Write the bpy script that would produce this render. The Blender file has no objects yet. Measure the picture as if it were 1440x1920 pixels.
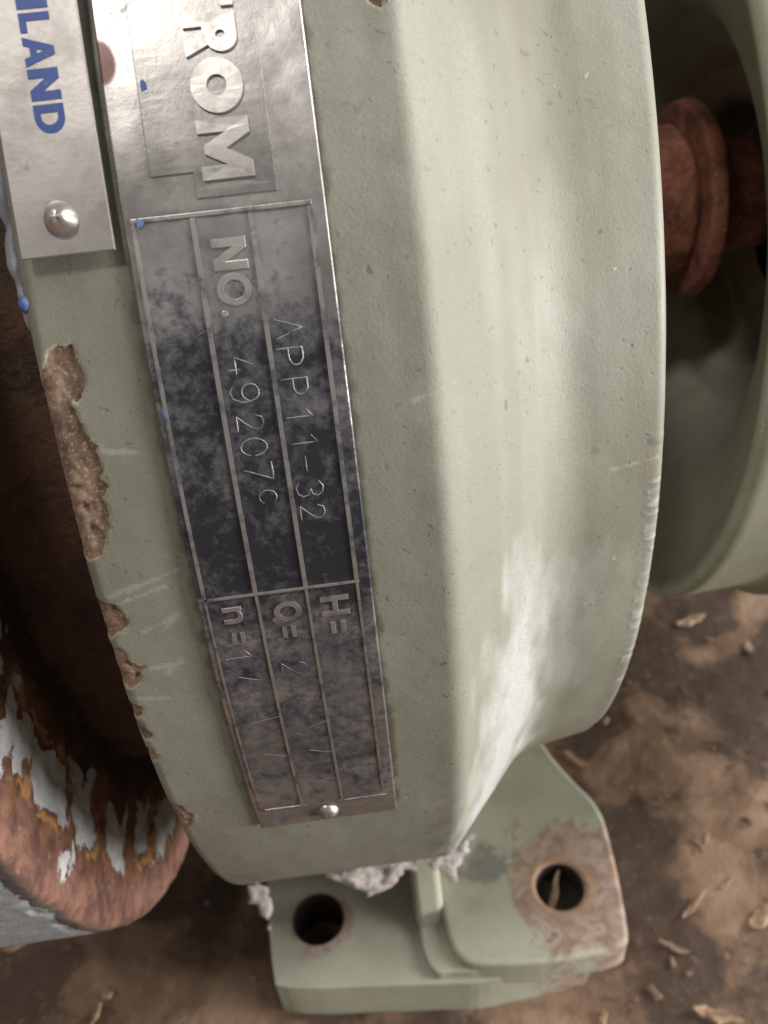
import bpy, bmesh, math, random
import numpy as np
from mathutils import Matrix, Vector

random.seed(7)
sc = bpy.context.scene
COL = sc.collection
S = 0.16                     # metres per drum radius; every length below is in drum radii

# ------------------------------------------------------------------ camera
cam_d = bpy.data.cameras.new('camera')
cam = bpy.data.objects.new('camera', cam_d)
COL.objects.link(cam)
cam_d.sensor_fit = 'VERTICAL'
cam_d.sensor_height = 36.0
cam_d.sensor_width = 27.0
cam_d.lens = 31.607
cam_d.clip_start = 0.005
cam_d.clip_end = 100
CAM = Vector((0.2239, -1.54326, 0.7527)) * S
cr = Vector((0.99118, -0.11306, -0.06916))
cd = Vector((-0.12581, -0.63869, -0.75911))
cf = Vector((0.04165, 0.76111, -0.64728))
m = Matrix((cr, -cd, -cf)).transposed().to_4x4()
m.translation = CAM
cam.matrix_world = m
cam_d.dof.use_dof = True
cam_d.dof.focus_distance = 0.80 * S
cam_d.dof.aperture_fstop = 28.0
sc.camera = cam

# ------------------------------------------------------------------ light
w = bpy.data.worlds.new('World')
sc.world = w
w.use_nodes = True
w.node_tree.nodes['Background'].inputs[0].default_value = (1.0, 0.96, 0.91, 1)
w.node_tree.nodes['Background'].inputs[1].default_value = 0.24


def area_light(name, direction, dist, sx, sy, power, col):
    d = bpy.data.lights.new(name, 'AREA')
    d.shape = 'RECTANGLE'
    d.size, d.size_y = sx, sy
    d.energy = power
    d.color = col
    o = bpy.data.objects.new(name, d)
    COL.objects.link(o)
    v = Vector(direction).normalized()
    tgt = Vector((0.3, -0.4, 0)) * S
    o.location = tgt + v * dist
    o.rotation_euler = v.to_track_quat('Z', 'Y').to_euler()
    return o


area_light('window_light', (0.945, -0.31, 0.0), 1.6, 0.9, 0.4, 46, (1.0, 0.985, 0.955))
area_light('overhead_light', (0.75, 0.0, 0.66), 1.8, 0.9, 0.9, 34, (1.0, 0.98, 0.945))
area_light('ceiling_lamp', (-0.25, -0.35, 0.90), 1.6, 0.16, 0.22, 10, (1.0, 0.95, 0.90))

sc.view_settings.view_transform = 'Standard'
sc.view_settings.look = 'None'
sc.view_settings.gamma = 1
sc.view_settings.use_curve_mapping = False
sc.view_settings.exposure = -0.10
sc.cycles.use_adaptive_sampling = True
sc.cycles.adaptive_threshold = 0.015
sc.cycles.max_bounces = 5
sc.cycles.diffuse_bounces = 3
sc.cycles.glossy_bounces = 3
sc.cycles.caustics_reflective = False
sc.cycles.caustics_refractive = False


# ------------------------------------------------------------------ helpers
def hash3(i, j, k):
    n = (i * 374761393 + j * 668265263 + k * 2147483647) & 0xFFFFFFFF
    n = ((n ^ (n >> 13)) * 1274126177) & 0xFFFFFFFF
    n = n ^ (n >> 16)
    return (n & 0xFFFF) / 65535.0


def vnoise(P):
    P = np.asarray(P, float)
    I = np.floor(P).astype(np.int64)
    F = P - I
    F = F * F * (3 - 2 * F)
    out = 0
    for dx in (0, 1):
        for dy in (0, 1):
            for dz in (0, 1):
                wgt = ((F[..., 0] if dx else 1 - F[..., 0]) * (F[..., 1] if dy else 1 - F[..., 1])
                       * (F[..., 2] if dz else 1 - F[..., 2]))
                out = out + wgt * hash3(I[..., 0] + dx, I[..., 1] + dy, I[..., 2] + dz)
    return out * 2 - 1


def fbm(P, octv=4):
    P = np.asarray(P, float)
    a, o, n = 1.0, 0, 0
    for i in range(octv):
        o = o + a * vnoise(P * (2 ** i) + 17.3 * i)
        n += a
        a *= 0.5
    return o / n


def sdf(P, poly):
    """signed distance, negative inside; P (n,2)"""
    V = np.asarray(poly, float)
    W = np.roll(V, -1, 0)
    d = np.full(len(P), 1e9)
    inside = np.zeros(len(P), bool)
    for a, b in zip(V, W):
        e = b - a
        q = P - a
        t = np.clip((q @ e) / (e @ e + 1e-12), 0, 1)
        d = np.minimum(d, np.hypot(*(q - t[:, None] * e).T))
        c = ((a[1] <= P[:, 1]) != (b[1] <= P[:, 1]))
        with np.errstate(divide='ignore', invalid='ignore'):
            xi = a[0] + (P[:, 1] - a[1]) / (b[1] - a[1]) * (b[0] - a[0])
        inside ^= c & (P[:, 0] < xi)
    return np.where(inside, -d, d)


def cyl(x, a, r):
    """shaft axis coordinates: x along the axis, a degrees below the front horizontal, r radius"""
    a = np.radians(a)
    return np.stack(np.broadcast_arrays(np.asarray(x, float), -np.asarray(r) * np.cos(a), -np.asarray(r) * np.sin(a)), -1)


ROOT = bpy.data.objects.new('pump', None)
COL.objects.link(ROOT)
ROOT_LOC = Vector((0.28, 0, -1.33)) * S
ROOT.location = ROOT_LOC
ROOT.empty_display_size = 0.05
ROOT['label'] = 'pale green painted cast iron pump with riveted metal nameplate, standing on brown floor'
ROOT['category'] = 'pump'


def link(name, me, mat, parent=ROOT, smooth=True, bevel=None):
    o = bpy.data.objects.new(name, me)
    COL.objects.link(o)
    if mat is not None:
        me.materials.append(mat)
    if smooth:
        me.polygons.foreach_set('use_smooth', [True] * len(me.polygons))
    if parent is not None:
        o.parent = parent
        if parent is ROOT:
            o.matrix_parent_inverse = Matrix.Translation(-ROOT_LOC)
    if bevel:
        b = o.modifiers.new('bevel', 'BEVEL')
        b.width = bevel[0] * S
        b.segments = bevel[1]
        b.limit_method = 'ANGLE'
        b.angle_limit = math.radians(35)
        b.harden_normals = False
    return o


def mesh(name, verts, faces):
    me = bpy.data.meshes.new(name)
    me.from_pydata([tuple(v) for v in (np.asarray(verts) * S)], [], [tuple(f) for f in faces])
    me.update()
    return me


def grid_mesh(name, G, closed_v=False, attrs=None):
    """G (nu,nv,3)"""
    nu, nv = G.shape[:2]
    idx = np.arange(nu * nv).reshape(nu, nv)
    if closed_v:
        idx = np.concatenate([idx, idx[:, :1]], 1)
    f = np.stack([idx[:-1, :-1], idx[:-1, 1:], idx[1:, 1:], idx[1:, :-1]], -1).reshape(-1, 4)
    me = bpy.data.meshes.new(name)
    v = (G.reshape(-1, 3) * S)
    me.vertices.add(len(v))
    me.vertices.foreach_set('co', v.ravel())
    me.loops.add(f.size)
    me.loops.foreach_set('vertex_index', f.ravel().astype(np.int32))
    me.polygons.add(len(f))
    me.polygons.foreach_set('loop_start', np.arange(0, f.size, 4, dtype=np.int32))
    me.update(calc_edges=True)
    me.validate()
    for k, a in (attrs or {}).items():
        at = me.attributes.new(k, 'FLOAT', 'POINT')
        at.data.foreach_set('value', np.asarray(a, np.float32).ravel())
    return me


def resample(prof, step):
    out = []
    for (a, b) in zip(prof[:-1], prof[1:]):
        a, b = np.array(a), np.array(b)
        n = max(1, int(math.ceil(np.linalg.norm(b - a) / step)))
        for i in range(n):
            out.append(a + (b - a) * i / n)
    out.append(np.array(prof[-1]))
    return np.array(out)


def lathe(name, prof, mat, n=160, parent=ROOT, noise=0.0, nscale=8, off=None, step=0.03):
    P = resample(prof, step)
    A = np.linspace(0, 360, n, endpoint=False)
    G = cyl(P[:, 0][:, None], A[None, :], P[:, 1][:, None])
    if noise:
        k = fbm(G * nscale, 4) * noise
        rad = np.stack([np.zeros_like(A), -np.cos(np.radians(A)), -np.sin(np.radians(A))], -1)
        G = G + rad[None] * k[..., None]
    if off is not None:
        G = G + off
    return link(name, grid_mesh(name, G, True), mat, parent)


# ------------------------------------------------------------------ materials
class NT:
    def __init__(s, name):
        s.mat = bpy.data.materials.new(name)
        s.mat.use_nodes = True
        s.t = s.mat.node_tree
        s.b = s.t.nodes['Principled BSDF']
        s.tc = s.t.nodes.new('ShaderNodeTexCoord')

    def n(s, typ, **kw):
        x = s.t.nodes.new('ShaderNode' + typ)
        for k, v in kw.items():
            setattr(x, k, v)
        return x

    def l(s, a, b):
        s.t.links.new(a, b)

    def set(s, sock, v):
        if hasattr(v, 'links') or isinstance(v, bpy.types.NodeSocket):
            s.l(v, sock)
        else:
            sock.default_value = v

    def noise(s, scale, detail=4, rough=0.55, vec=None, dist=0.0, stretch=None):
        x = s.n('TexNoise')
        x.inputs['Scale'].default_value = scale
        x.inputs['Detail'].default_value = detail
        x.inputs['Roughness'].default_value = rough
        x.inputs['Distortion'].default_value = dist
        v = vec or s.tc.outputs['Object']
        if stretch:
            mp = s.n('Mapping')
            mp.inputs['Scale'].default_value = stretch
            s.l(v, mp.inputs['Vector'])
            v = mp.outputs[0]
        s.l(v, x.inputs['Vector'])
        return x.outputs['Fac']

    def voro(s, scale, feature='F1'):
        x = s.n('TexVoronoi', feature=feature)
        x.inputs['Scale'].default_value = scale
        s.l(s.tc.outputs['Object'], x.inputs['Vector'])
        return x.outputs['Distance']

    def math(s, op, a, b=0.0, c=0.0):
        x = s.n('Math', operation=op)
        s.set(x.inputs[0], a)
        s.set(x.inputs[1], b)
        s.set(x.inputs[2], c)
        return x.outputs[0]

    def step(s, v, lo, hi):
        x = s.n('MapRange')
        x.interpolation_type = 'SMOOTHSTEP'
        s.set(x.inputs['Value'], v)
        x.inputs['From Min'].default_value = lo
        x.inputs['From Max'].default_value = hi
        return x.outputs[0]

    def mix(s, f, a, b):
        x = s.n('Mix', data_type='RGBA')
        s.set(x.inputs[0], f)
        s.set(x.inputs[6], a if not isinstance(a, tuple) else a + (1,) if len(a) == 3 else a)
        s.set(x.inputs[7], b if not isinstance(b, tuple) else b + (1,) if len(b) == 3 else b)
        return x.outputs[2]

    def mixf(s, f, a, b):
        x = s.n('Mix', data_type='FLOAT')
        s.set(x.inputs[0], f)
        s.set(x.inputs[2], a)
        s.set(x.inputs[3], b)
        return x.outputs[0]

    def attr(s, name):
        x = s.n('Attribute', attribute_name=name)
        return x.outputs['Fac']

    def bump(s, h, strength=0.3, dist=0.0005, prev=None):
        x = s.n('Bump')
        x.inputs['Strength'].default_value = strength
        x.inputs['Distance'].default_value = dist
        s.l(h, x.inputs['Height'])
        if prev is not None:
            s.l(prev, x.inputs['Normal'])
        return x.outputs[0]

    def out(s, color=None, rough=None, metal=None, normal=None, spec=None):
        if color is not None:
            s.set(s.b.inputs['Base Color'], color if not isinstance(color, tuple) else color + (1,))
        if rough is not None:
            s.set(s.b.inputs['Roughness'], rough)
        if metal is not None:
            s.set(s.b.inputs['Metallic'], metal)
        if spec is not None:
            s.set(s.b.inputs['Specular IOR Level'], spec)
        if normal is not None:
            s.l(normal, s.b.inputs['Normal'])
        return s.mat

    def xyz(s):
        x = s.n('SeparateXYZ')
        s.l(s.tc.outputs['Object'], x.inputs[0])
        return x.outputs


GREEN_A = (0.208, 0.213, 0.165)
GREEN_B = (0.260, 0.264, 0.214)
RUSTS = ((0.10, 0.045, 0.025), (0.22, 0.105, 0.055), (0.36, 0.22, 0.13))


def paint_base(t, mott=None, dirt=None, ga=GREEN_A, gb=GREEN_B):
    """mottled aged green enamel: colour, roughness, height, grain"""
    grain = t.noise(1900, 3, 0.7)
    mott = mott if mott is not None else t.step(t.noise(38, 3, 0.6), 0.35, 0.68)
    c = t.mix(mott, ga, gb)
    if dirt is None:
        dirt = t.step(t.noise(24, 4, 0.65, dist=0.6), 0.52, 0.78)
    c = t.mix(t.math('MULTIPLY', dirt, 0.6), c, (0.150, 0.132, 0.096))
    # small uneven specks and pits
    wp = t.n('VectorMath', operation='MULTIPLY_ADD')
    nz = t.n('TexNoise')
    nz.inputs['Scale'].default_value = 330
    nz.inputs['Detail'].default_value = 1
    t.l(t.tc.outputs['Object'], nz.inputs['Vector'])
    t.l(nz.outputs['Color'], wp.inputs[0])
    wp.inputs[1].default_value = (0.0045, 0.0045, 0.0045)
    t.l(t.tc.outputs['Object'], wp.inputs[2])
    vo = t.n('TexVoronoi', feature='F1')
    vo.inputs['Scale'].default_value = 420
    t.l(wp.outputs[0], vo.inputs['Vector'])
    sep = t.n('SeparateColor')
    t.l(vo.outputs['Color'], sep.inputs[0])
    size = t.math('MULTIPLY', t.math('POWER', sep.outputs[0], 7.0), 0.30)
    pit = t.step(t.math('SUBTRACT', vo.outputs['Distance'], size), 0.03, -0.09)
    dark = t.math('MULTIPLY', pit, t.step(sep.outputs[1], 0.25, 0.9))
    c = t.mix(t.math('MULTIPLY', dark, 0.75), c, (0.085, 0.07, 0.048))
    pale = t.math('MULTIPLY', t.math('MULTIPLY', pit, t.step(sep.outputs[1], 0.06, 0.04)), 0.40)
    c = t.mix(pale, c, (0.60, 0.57, 0.48))
    vo2 = t.n('TexVoronoi', feature='F1')
    vo2.inputs['Scale'].default_value = 900
    t.l(wp.outputs[0], vo2.inputs['Vector'])
    sep2 = t.n('SeparateColor')
    t.l(vo2.outputs['Color'], sep2.inputs[0])
    spk = t.math('MULTIPLY', t.step(t.math('SUBTRACT', vo2.outputs['Distance'], t.math('MULTIPLY', t.math('POWER', sep2.outputs[0], 4.0), 0.42)), 0.02, -0.12), t.mixf(dirt, 0.35, 0.8))
    c = t.mix(spk, c, (0.105, 0.095, 0.066))
    c = t.mix(t.math('MULTIPLY', t.step(grain, 0.30, 0.72), 0.36), c, (0.165, 0.160, 0.118))
    r = t.mixf(mott, 0.62, 0.50)
    h = t.math('SUBTRACT', t.math('MULTIPLY', grain, 0.6), t.math('MULTIPLY', t.math('ADD', pit, spk), 0.28))
    return c, r, h, grain


def mat_cover():
    t = NT('green_enamel_cover')
    c, r, h, grain = paint_base(t, t.attr('mott'), t.attr('dirt'))
    n1 = t.noise(170, 4, 0.65)
    chip = t.attr('chip')            # millimetres, negative inside a chip
    cj = t.math('ADD', chip, t.math('MULTIPLY', t.math('SUBTRACT', grain, 0.5), 0.8))
    cm = t.step(cj, 0.10, -0.10)
    halo = t.math('MULTIPLY', t.step(cj, 0.55, 0.05), t.math('SUBTRACT', 1.0, cm))
    sm = t.attr('scuff')             # worn matt whitish rub
    c = t.mix(t.math('MULTIPLY', sm, t.mixf(t.step(grain, 0.3, 0.7), 0.35, 0.72)), c, (0.55, 0.555, 0.57))
    c = t.mix(t.math('MULTIPLY', t.attr('grime'), 0.75), c, (0.085, 0.07, 0.042))
    c = t.mix(t.math('MULTIPLY', t.attr('scratch'), 0.30), c, (0.46, 0.45, 0.35))
    c = t.mix(t.math('MULTIPLY', halo, 0.55), c, (0.48, 0.43, 0.32))
    ci = t.mix(t.step(n1, 0.38, 0.6), (0.115, 0.070, 0.050), (0.25, 0.17, 0.12))
    ci = t.mix(t.math('MULTIPLY', t.step(grain, 0.52, 0.68), 0.75), ci, (0.42, 0.31, 0.20))
    c = t.mix(cm, c, ci)
    c = t.mix(t.math('MULTIPLY', t.step(t.attr('pit'), 0.35, 0.75), 0.75), c, (0.075, 0.055, 0.04))
    r = t.mixf(cm, t.mixf(sm, r, 0.75), 0.85)
    hh = t.math('ADD', h, t.math('MULTIPLY', cm, t.math('ADD', t.math('MULTIPLY', n1, 3.0), -3.0)))
    return t.out(c, r, 0.0, t.bump(hh, 0.45, 0.00025))


def mat_green():
    t = NT('green_enamel')
    c, r, h, g = paint_base(t)
    return t.out(c, r, 0.0, t.bump(h, 0.45, 0.00025))


def dist_to(t, p):
    x = t.n('VectorMath', operation='DISTANCE')
    t.l(t.tc.outputs['Object'], x.inputs[0])
    x.inputs[1].default_value = tuple(v * S for v in p)
    return t.math('DIVIDE', x.outputs['Value'], S)


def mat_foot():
    t = NT('green_enamel_foot_lightened')
    c, r, h, g = paint_base(t, None, None, (0.39, 0.392, 0.30), (0.46, 0.462, 0.365))  # lighter green stands in for the strong light on the foot
    nA = t.noise(85, 5, 0.68, dist=0.5)
    nB = t.noise(150, 4, 0.6, dist=0.8)
    n = t.math('SUBTRACT', nA, 0.5)
    # rust bloom around the right bolt hole and thin rust ring at the left one
    x, y, z = t.xyz()
    nn = t.math('MULTIPLY', n, 0.30)
    ex = t.math('ADD', t.math('DIVIDE', x, S), nn)
    ey = t.math('SUBTRACT', t.math('MULTIPLY', nn, 0.8), t.math('DIVIDE', y, S))
    rm = t.math('MULTIPLY', t.step(ex, 0.495, 0.525), t.math('MULTIPLY', t.step(ey, 0.465, 0.505), t.step(ey, 0.80, 0.755)))
    d1 = t.math('ADD', dist_to(t, (0.578, -0.628, -1.135)), t.math('MULTIPLY', n, 0.10))
    ring = t.step(d1, 0.085, 0.06)
    rm = t.math('MAXIMUM', rm, t.step(d1, 0.115, 0.10))
    d2 = t.math('ADD', dist_to(t, (0.052, -0.600, -1.20)), t.math('MULTIPLY', n, 0.06))
    rm2 = t.math('MULTIPLY', t.step(d2, 0.082, 0.062), 0.85)
    d3 = t.math('ADD', dist_to(t, (0.425, -0.565, -1.13)), t.math('MULTIPLY', n, 0.20))
    gm = t.step(d3, 0.055, 0.03)
    m_ = t.math('MAXIMUM', rm, rm2)
    rc = t.mix(t.step(nB, 0.36, 0.64), (0.24, 0.155, 0.118), (0.42, 0.32, 0.262))
    rc = t.mix(t.step(nA, 0.60, 0.68), rc, (0.40, 0.24, 0.12))
    rc = t.mix(t.math('MULTIPLY', t.step(nB, 0.60, 0.70), 0.8), rc, (0.115, 0.068, 0.058))
    c = t.mix(t.math('MULTIPLY', gm, 0.75), c, (0.15, 0.145, 0.14))
    rc = t.mix(t.math('MULTIPLY', ring, 0.6), rc, (0.34, 0.20, 0.115))
    c = t.mix(t.math('MULTIPLY', m_, 0.95), c, rc)
    # hole shadow painted near-black inside the two bores (straight down through the casting)
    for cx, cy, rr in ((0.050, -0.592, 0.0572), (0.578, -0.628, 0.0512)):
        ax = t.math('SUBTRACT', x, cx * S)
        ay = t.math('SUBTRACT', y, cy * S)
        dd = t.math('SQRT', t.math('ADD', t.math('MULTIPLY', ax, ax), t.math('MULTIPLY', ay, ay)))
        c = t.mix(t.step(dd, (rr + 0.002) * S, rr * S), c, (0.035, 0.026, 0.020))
    r = t.mixf(m_, r, 0.8)
    h = t.math('ADD', h, t.math('MULTIPLY', m_, nB))
    return t.out(c, r, 0.0, t.bump(h, 0.6, 0.0004))


def mat_plate():
    t = NT('tarnished_aluminium_plate')
    ta = t.attr('tarnish_refl')
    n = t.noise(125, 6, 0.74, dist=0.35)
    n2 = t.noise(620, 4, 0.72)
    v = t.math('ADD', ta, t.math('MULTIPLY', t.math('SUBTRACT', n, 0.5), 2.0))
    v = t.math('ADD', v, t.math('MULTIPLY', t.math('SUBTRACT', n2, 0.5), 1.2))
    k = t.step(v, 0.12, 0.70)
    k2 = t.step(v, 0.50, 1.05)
    c = t.mix(t.attr('film'), (0.38, 0.36, 0.345), (0.57, 0.54, 0.52))
    c = t.mix(t.math('MULTIPLY', t.step(n2, 0.60, 0.72), 0.35), c, (0.27, 0.215, 0.175))
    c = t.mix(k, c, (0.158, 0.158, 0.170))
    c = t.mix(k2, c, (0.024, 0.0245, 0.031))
    # dirt packed against the raised lines and letters
    c = t.mix(t.math('MULTIPLY', t.attr('packed'), 0.55), c, (0.045, 0.040, 0.038))
    st = t.step(t.attr('stain'), 0.3, 0.5)
    c = t.mix(t.math('MULTIPLY', st, 0.95), c, (0.12, 0.045, 0.034))
    r = t.mixf(t.step(n, 0.3, 0.7), 0.28, 0.42)
    r = t.math('ADD', r, t.math('MULTIPLY', k, 0.12))
    mt = t.mixf(st, t.mixf(k2, t.mixf(k, 0.9, 0.65), 0.35), 0.1)
    h = t.math('ADD', t.math('MULTIPLY', n2, 0.5), t.math('MULTIPLY', n, 0.8))
    return t.out(c, r, mt, t.bump(h, 0.28, 0.00015))


def mat_worn_metal(name='worn_aluminium_edge', base=(0.50, 0.475, 0.455), dark=(0.21, 0.20, 0.205), rough=0.38):
    t = NT(name)
    n = t.noise(260, 6, 0.7)
    c = t.mix(t.step(n, 0.46, 0.66), base, dark)
    return t.out(c, t.mixf(n, rough - 0.06, rough + 0.1), 0.9, t.bump(t.noise(700, 4), 0.25, 0.0001))


def mat_tag():
    t = NT('bright_aluminium_tag')
    n = t.noise(120, 7, 0.7, dist=0.3)
    c = t.mix(t.step(n, 0.40, 0.70), (0.45, 0.425, 0.405), (0.32, 0.295, 0.275))
    c = t.mix(t.math('MULTIPLY', t.step(t.noise(380, 5, 0.7), 0.62, 0.72), 0.5), c, (0.22, 0.17, 0.13))
    c = t.mix(t.math('MULTIPLY', t.step(t.noise(60, 5, 0.6), 0.55, 0.72), 0.4), c, (0.42, 0.30, 0.21))
    return t.out(c, t.mixf(n, 0.34, 0.5), 0.9, t.bump(n, 0.3, 0.0002))


def mat_ink():
    t = NT('blue_ink')
    n = t.noise(500, 5, 0.7)
    c = t.mix(t.step(n, 0.60, 0.72), (0.022, 0.055, 0.22), (0.20, 0.22, 0.30))
    return t.out(c, 0.42, 0.0)


def mat_rust(name, a, b, c_, scale=1.0, rough=0.75):
    t = NT(name)
    n1 = t.noise(70 * scale, 6, 0.65, dist=0.4)
    n2 = t.noise(420 * scale, 5, 0.65)
    c = t.mix(t.step(n1, 0.34, 0.64), a, b)
    c = t.mix(t.math('MULTIPLY', t.step(n2, 0.54, 0.70), 0.6), c, c_)
    return t.out(c, t.mixf(n1, rough - 0.15, rough + 0.1), 0.0, t.bump(t.math('ADD', n1, n2), 0.9, 0.0010))


def mat_flange():
    """grey paint flaking off a rusty machined face"""
    t = NT('flaking_grey_paint')
    fine = t.noise(420, 4, 0.7)
    mid = t.noise(170, 5, 0.7)
    fj = t.math('ADD', t.math('MULTIPLY', t.math('SUBTRACT', fine, 0.5), 0.9), t.math('MULTIPLY', t.math('SUBTRACT', mid, 0.5), 0.7))
    paint = t.step(t.math('ADD', t.attr('paint'), fj), 0.42, 0.58)
    pink = t.step(t.math('ADD', t.attr('pink'), fj), 0.35, 0.65)
    ora = t.step(t.math('ADD', t.attr('orange'), fj), 0.4, 0.8)
    deep = t.attr('deep')
    rust = t.mix(t.step(mid, 0.35, 0.65), (0.085, 0.036, 0.018), (0.20, 0.088, 0.042))
    pk = t.mix(t.step(mid, 0.36, 0.66), (0.080, 0.034, 0.023), (0.205, 0.098, 0.068))
    pk = t.mix(t.math('MULTIPLY', t.step(fine, 0.58, 0.7), 0.5), pk, (0.36, 0.21, 0.145))
    rust = t.mix(pink, rust, pk)
    rust = t.mix(t.math('MULTIPLY', ora, 0.85), rust, (0.42, 0.21, 0.075))
    rust = t.mix(deep, rust, t.mix(t.step(mid, 0.4, 0.7), (0.030, 0.016, 0.010), (0.090, 0.042, 0.020)))
    pc = t.mix(t.step(mid, 0.35, 0.7), (0.60, 0.60, 0.61), (0.44, 0.43, 0.42))
    pc = t.mix(t.math('MULTIPLY', t.step(fine, 0.62, 0.72), 0.6), pc, (0.14, 0.09, 0.06))
    pc = t.mix(t.math('MULTIPLY', ora, 0.6), pc, (0.36, 0.25, 0.13))
    c = t.mix(paint, rust, pc)
    bc = t.mix(t.step(mid, 0.35, 0.7), (0.23, 0.245, 0.26), (0.34, 0.35, 0.355))
    ed = t.step(t.math('ADD', t.attr('lip'), fj), 0.45, 0.6)
    bc = t.mix(ed, bc, (0.075, 0.055, 0.045))
    c = t.mix(t.attr('face'), bc, c)
    h = t.math('ADD', t.math('MULTIPLY', paint, 1.4), fine)
    return t.out(c, t.mixf(paint, 0.75, 0.42), 0.0, t.bump(h, 0.6, 0.0005))


def mat_floor():
    t = NT('dirty_brown_board')
    n2 = t.noise(52, 7, 0.74, dist=0.5)
    n3 = t.noise(330, 3, 0.65)
    p = t.math('ADD', t.attr('patch'), t.math('MULTIPLY', t.math('SUBTRACT', n2, 0.5), 1.9))
    c = t.mix(t.step(p, 0.12, 0.55), (0.060, 0.034, 0.020), (0.160, 0.096, 0.058))
    c = t.mix(t.step(p, 0.55, 1.05), c, (0.255, 0.165, 0.108))
    tan = t.step(t.math('ADD', t.attr('tan'), t.math('MULTIPLY', t.math('SUBTRACT', n2, 0.5), 0.9)), 0.45, 0.65)
    c = t.mix(t.math('MULTIPLY', tan, 0.85), c, t.mix(n3, (0.30, 0.18, 0.105), (0.52, 0.35, 0.23)))
    c = t.mix(t.math('MULTIPLY', t.step(n3, 0.60, 0.74), 0.4), c, (0.30, 0.205, 0.14))
    h = t.math('ADD', t.math('MULTIPLY', n2, 1.5), n3)
    return t.out(c, 0.72, 0.0, t.bump(h, 0.45, 0.0009))


def mat_plain(name, a, b, scale, rough=0.8, bump=0.4):
    t = NT(name)
    n = t.noise(scale, 5, 0.65)
    return t.out(t.mix(t.step(n, 0.35, 0.68), a, b), rough, 0.0, t.bump(n, bump, 0.0005))


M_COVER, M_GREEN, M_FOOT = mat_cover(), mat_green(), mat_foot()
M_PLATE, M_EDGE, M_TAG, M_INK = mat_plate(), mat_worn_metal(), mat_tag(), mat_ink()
M_LETTER = mat_worn_metal('embossed_letter_metal', (0.58, 0.555, 0.53), (0.40, 0.375, 0.355), 0.38)
M_STAMP = mat_worn_metal('bright_stamped_line', (0.34, 0.335, 0.335), (0.10, 0.098, 0.102), 0.52)
M_RIVET = mat_worn_metal('rivet_metal', (0.60, 0.565, 0.545), (0.36, 0.32, 0.30), 0.32)
M_SHAFT = mat_rust('rusty_shaft', (0.125, 0.042, 0.025), (0.34, 0.125, 0.072), (0.50, 0.27, 0.18), 1.3)
M_FLANGE = mat_flange()
M_SPIGOT = mat_rust('dark_rust', (0.030, 0.016, 0.010), (0.085, 0.040, 0.020), (0.15, 0.075, 0.035))
M_FLOOR = mat_floor()
M_WOOD = mat_plain('pale_wood', (0.17, 0.105, 0.062), (0.42, 0.285, 0.185), 200)
M_DUST = mat_plain('pale_dust', (0.36, 0.32, 0.295), (0.58, 0.53, 0.50), 520, 0.95, 0.9)
M_BEAD = mat_plain('grey_sealant', (0.17, 0.18, 0.20), (0.27, 0.29, 0.33), 160, 0.5)
M_BLUE = mat_plain('blue_paint', (0.05, 0.09, 0.27), (0.14, 0.20, 0.40), 300, 0.6)

# ------------------------------------------------------------------ floor (one sheet)
ZG = -1.33
xs = np.concatenate([np.linspace(-6, -1.0, 14)[:-1], np.linspace(-1.0, 2.2, 340), np.linspace(2.2, 7, 14)[1:]])
ys = np.concatenate([np.linspace(-6, -1.3, 14)[:-1], np.linspace(-1.3, 1.2, 260), np.linspace(1.2, 7, 14)[1:]])
X, Y = np.meshgrid(xs, ys, indexing='ij')
P3 = np.stack([X, Y, np.zeros_like(X)], -1)
Zf = 0.010 * fbm(P3 * 4.5, 5) + 0.006 * np.clip(fbm(P3 * 13 + 5, 4) - 0.1, 0, 1) - 0.006
# the foot has settled: flat where it stands
Zf = np.minimum(Zf, 0.004)
wx = fbm(P3 * 4 + 41, 4)
wy = fbm(P3 * 4 + 67, 4)
PW = P3 + 0.16 * np.stack([wx, wy, wx * 0], -1)
pat = np.clip(0.42 + 1.5 * fbm(PW * np.array([5.0, 8.0, 1]) + 3, 6), 0, 1)
tan_ = np.clip(3.6 * (fbm(PW * np.array([8.0, 13.0, 1.0]) + 11, 5) - 0.14), 0, 1) * np.clip(0.5 + 2 * fbm(P3 * 1.3 + 8, 2), 0, 1)
floor = link('floor', grid_mesh('floor', np.stack([X, Y, ZG + Zf], -1), False, dict(patch=pat, tan=tan_)), M_FLOOR, None)
floor['kind'] = 'structure'

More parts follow.
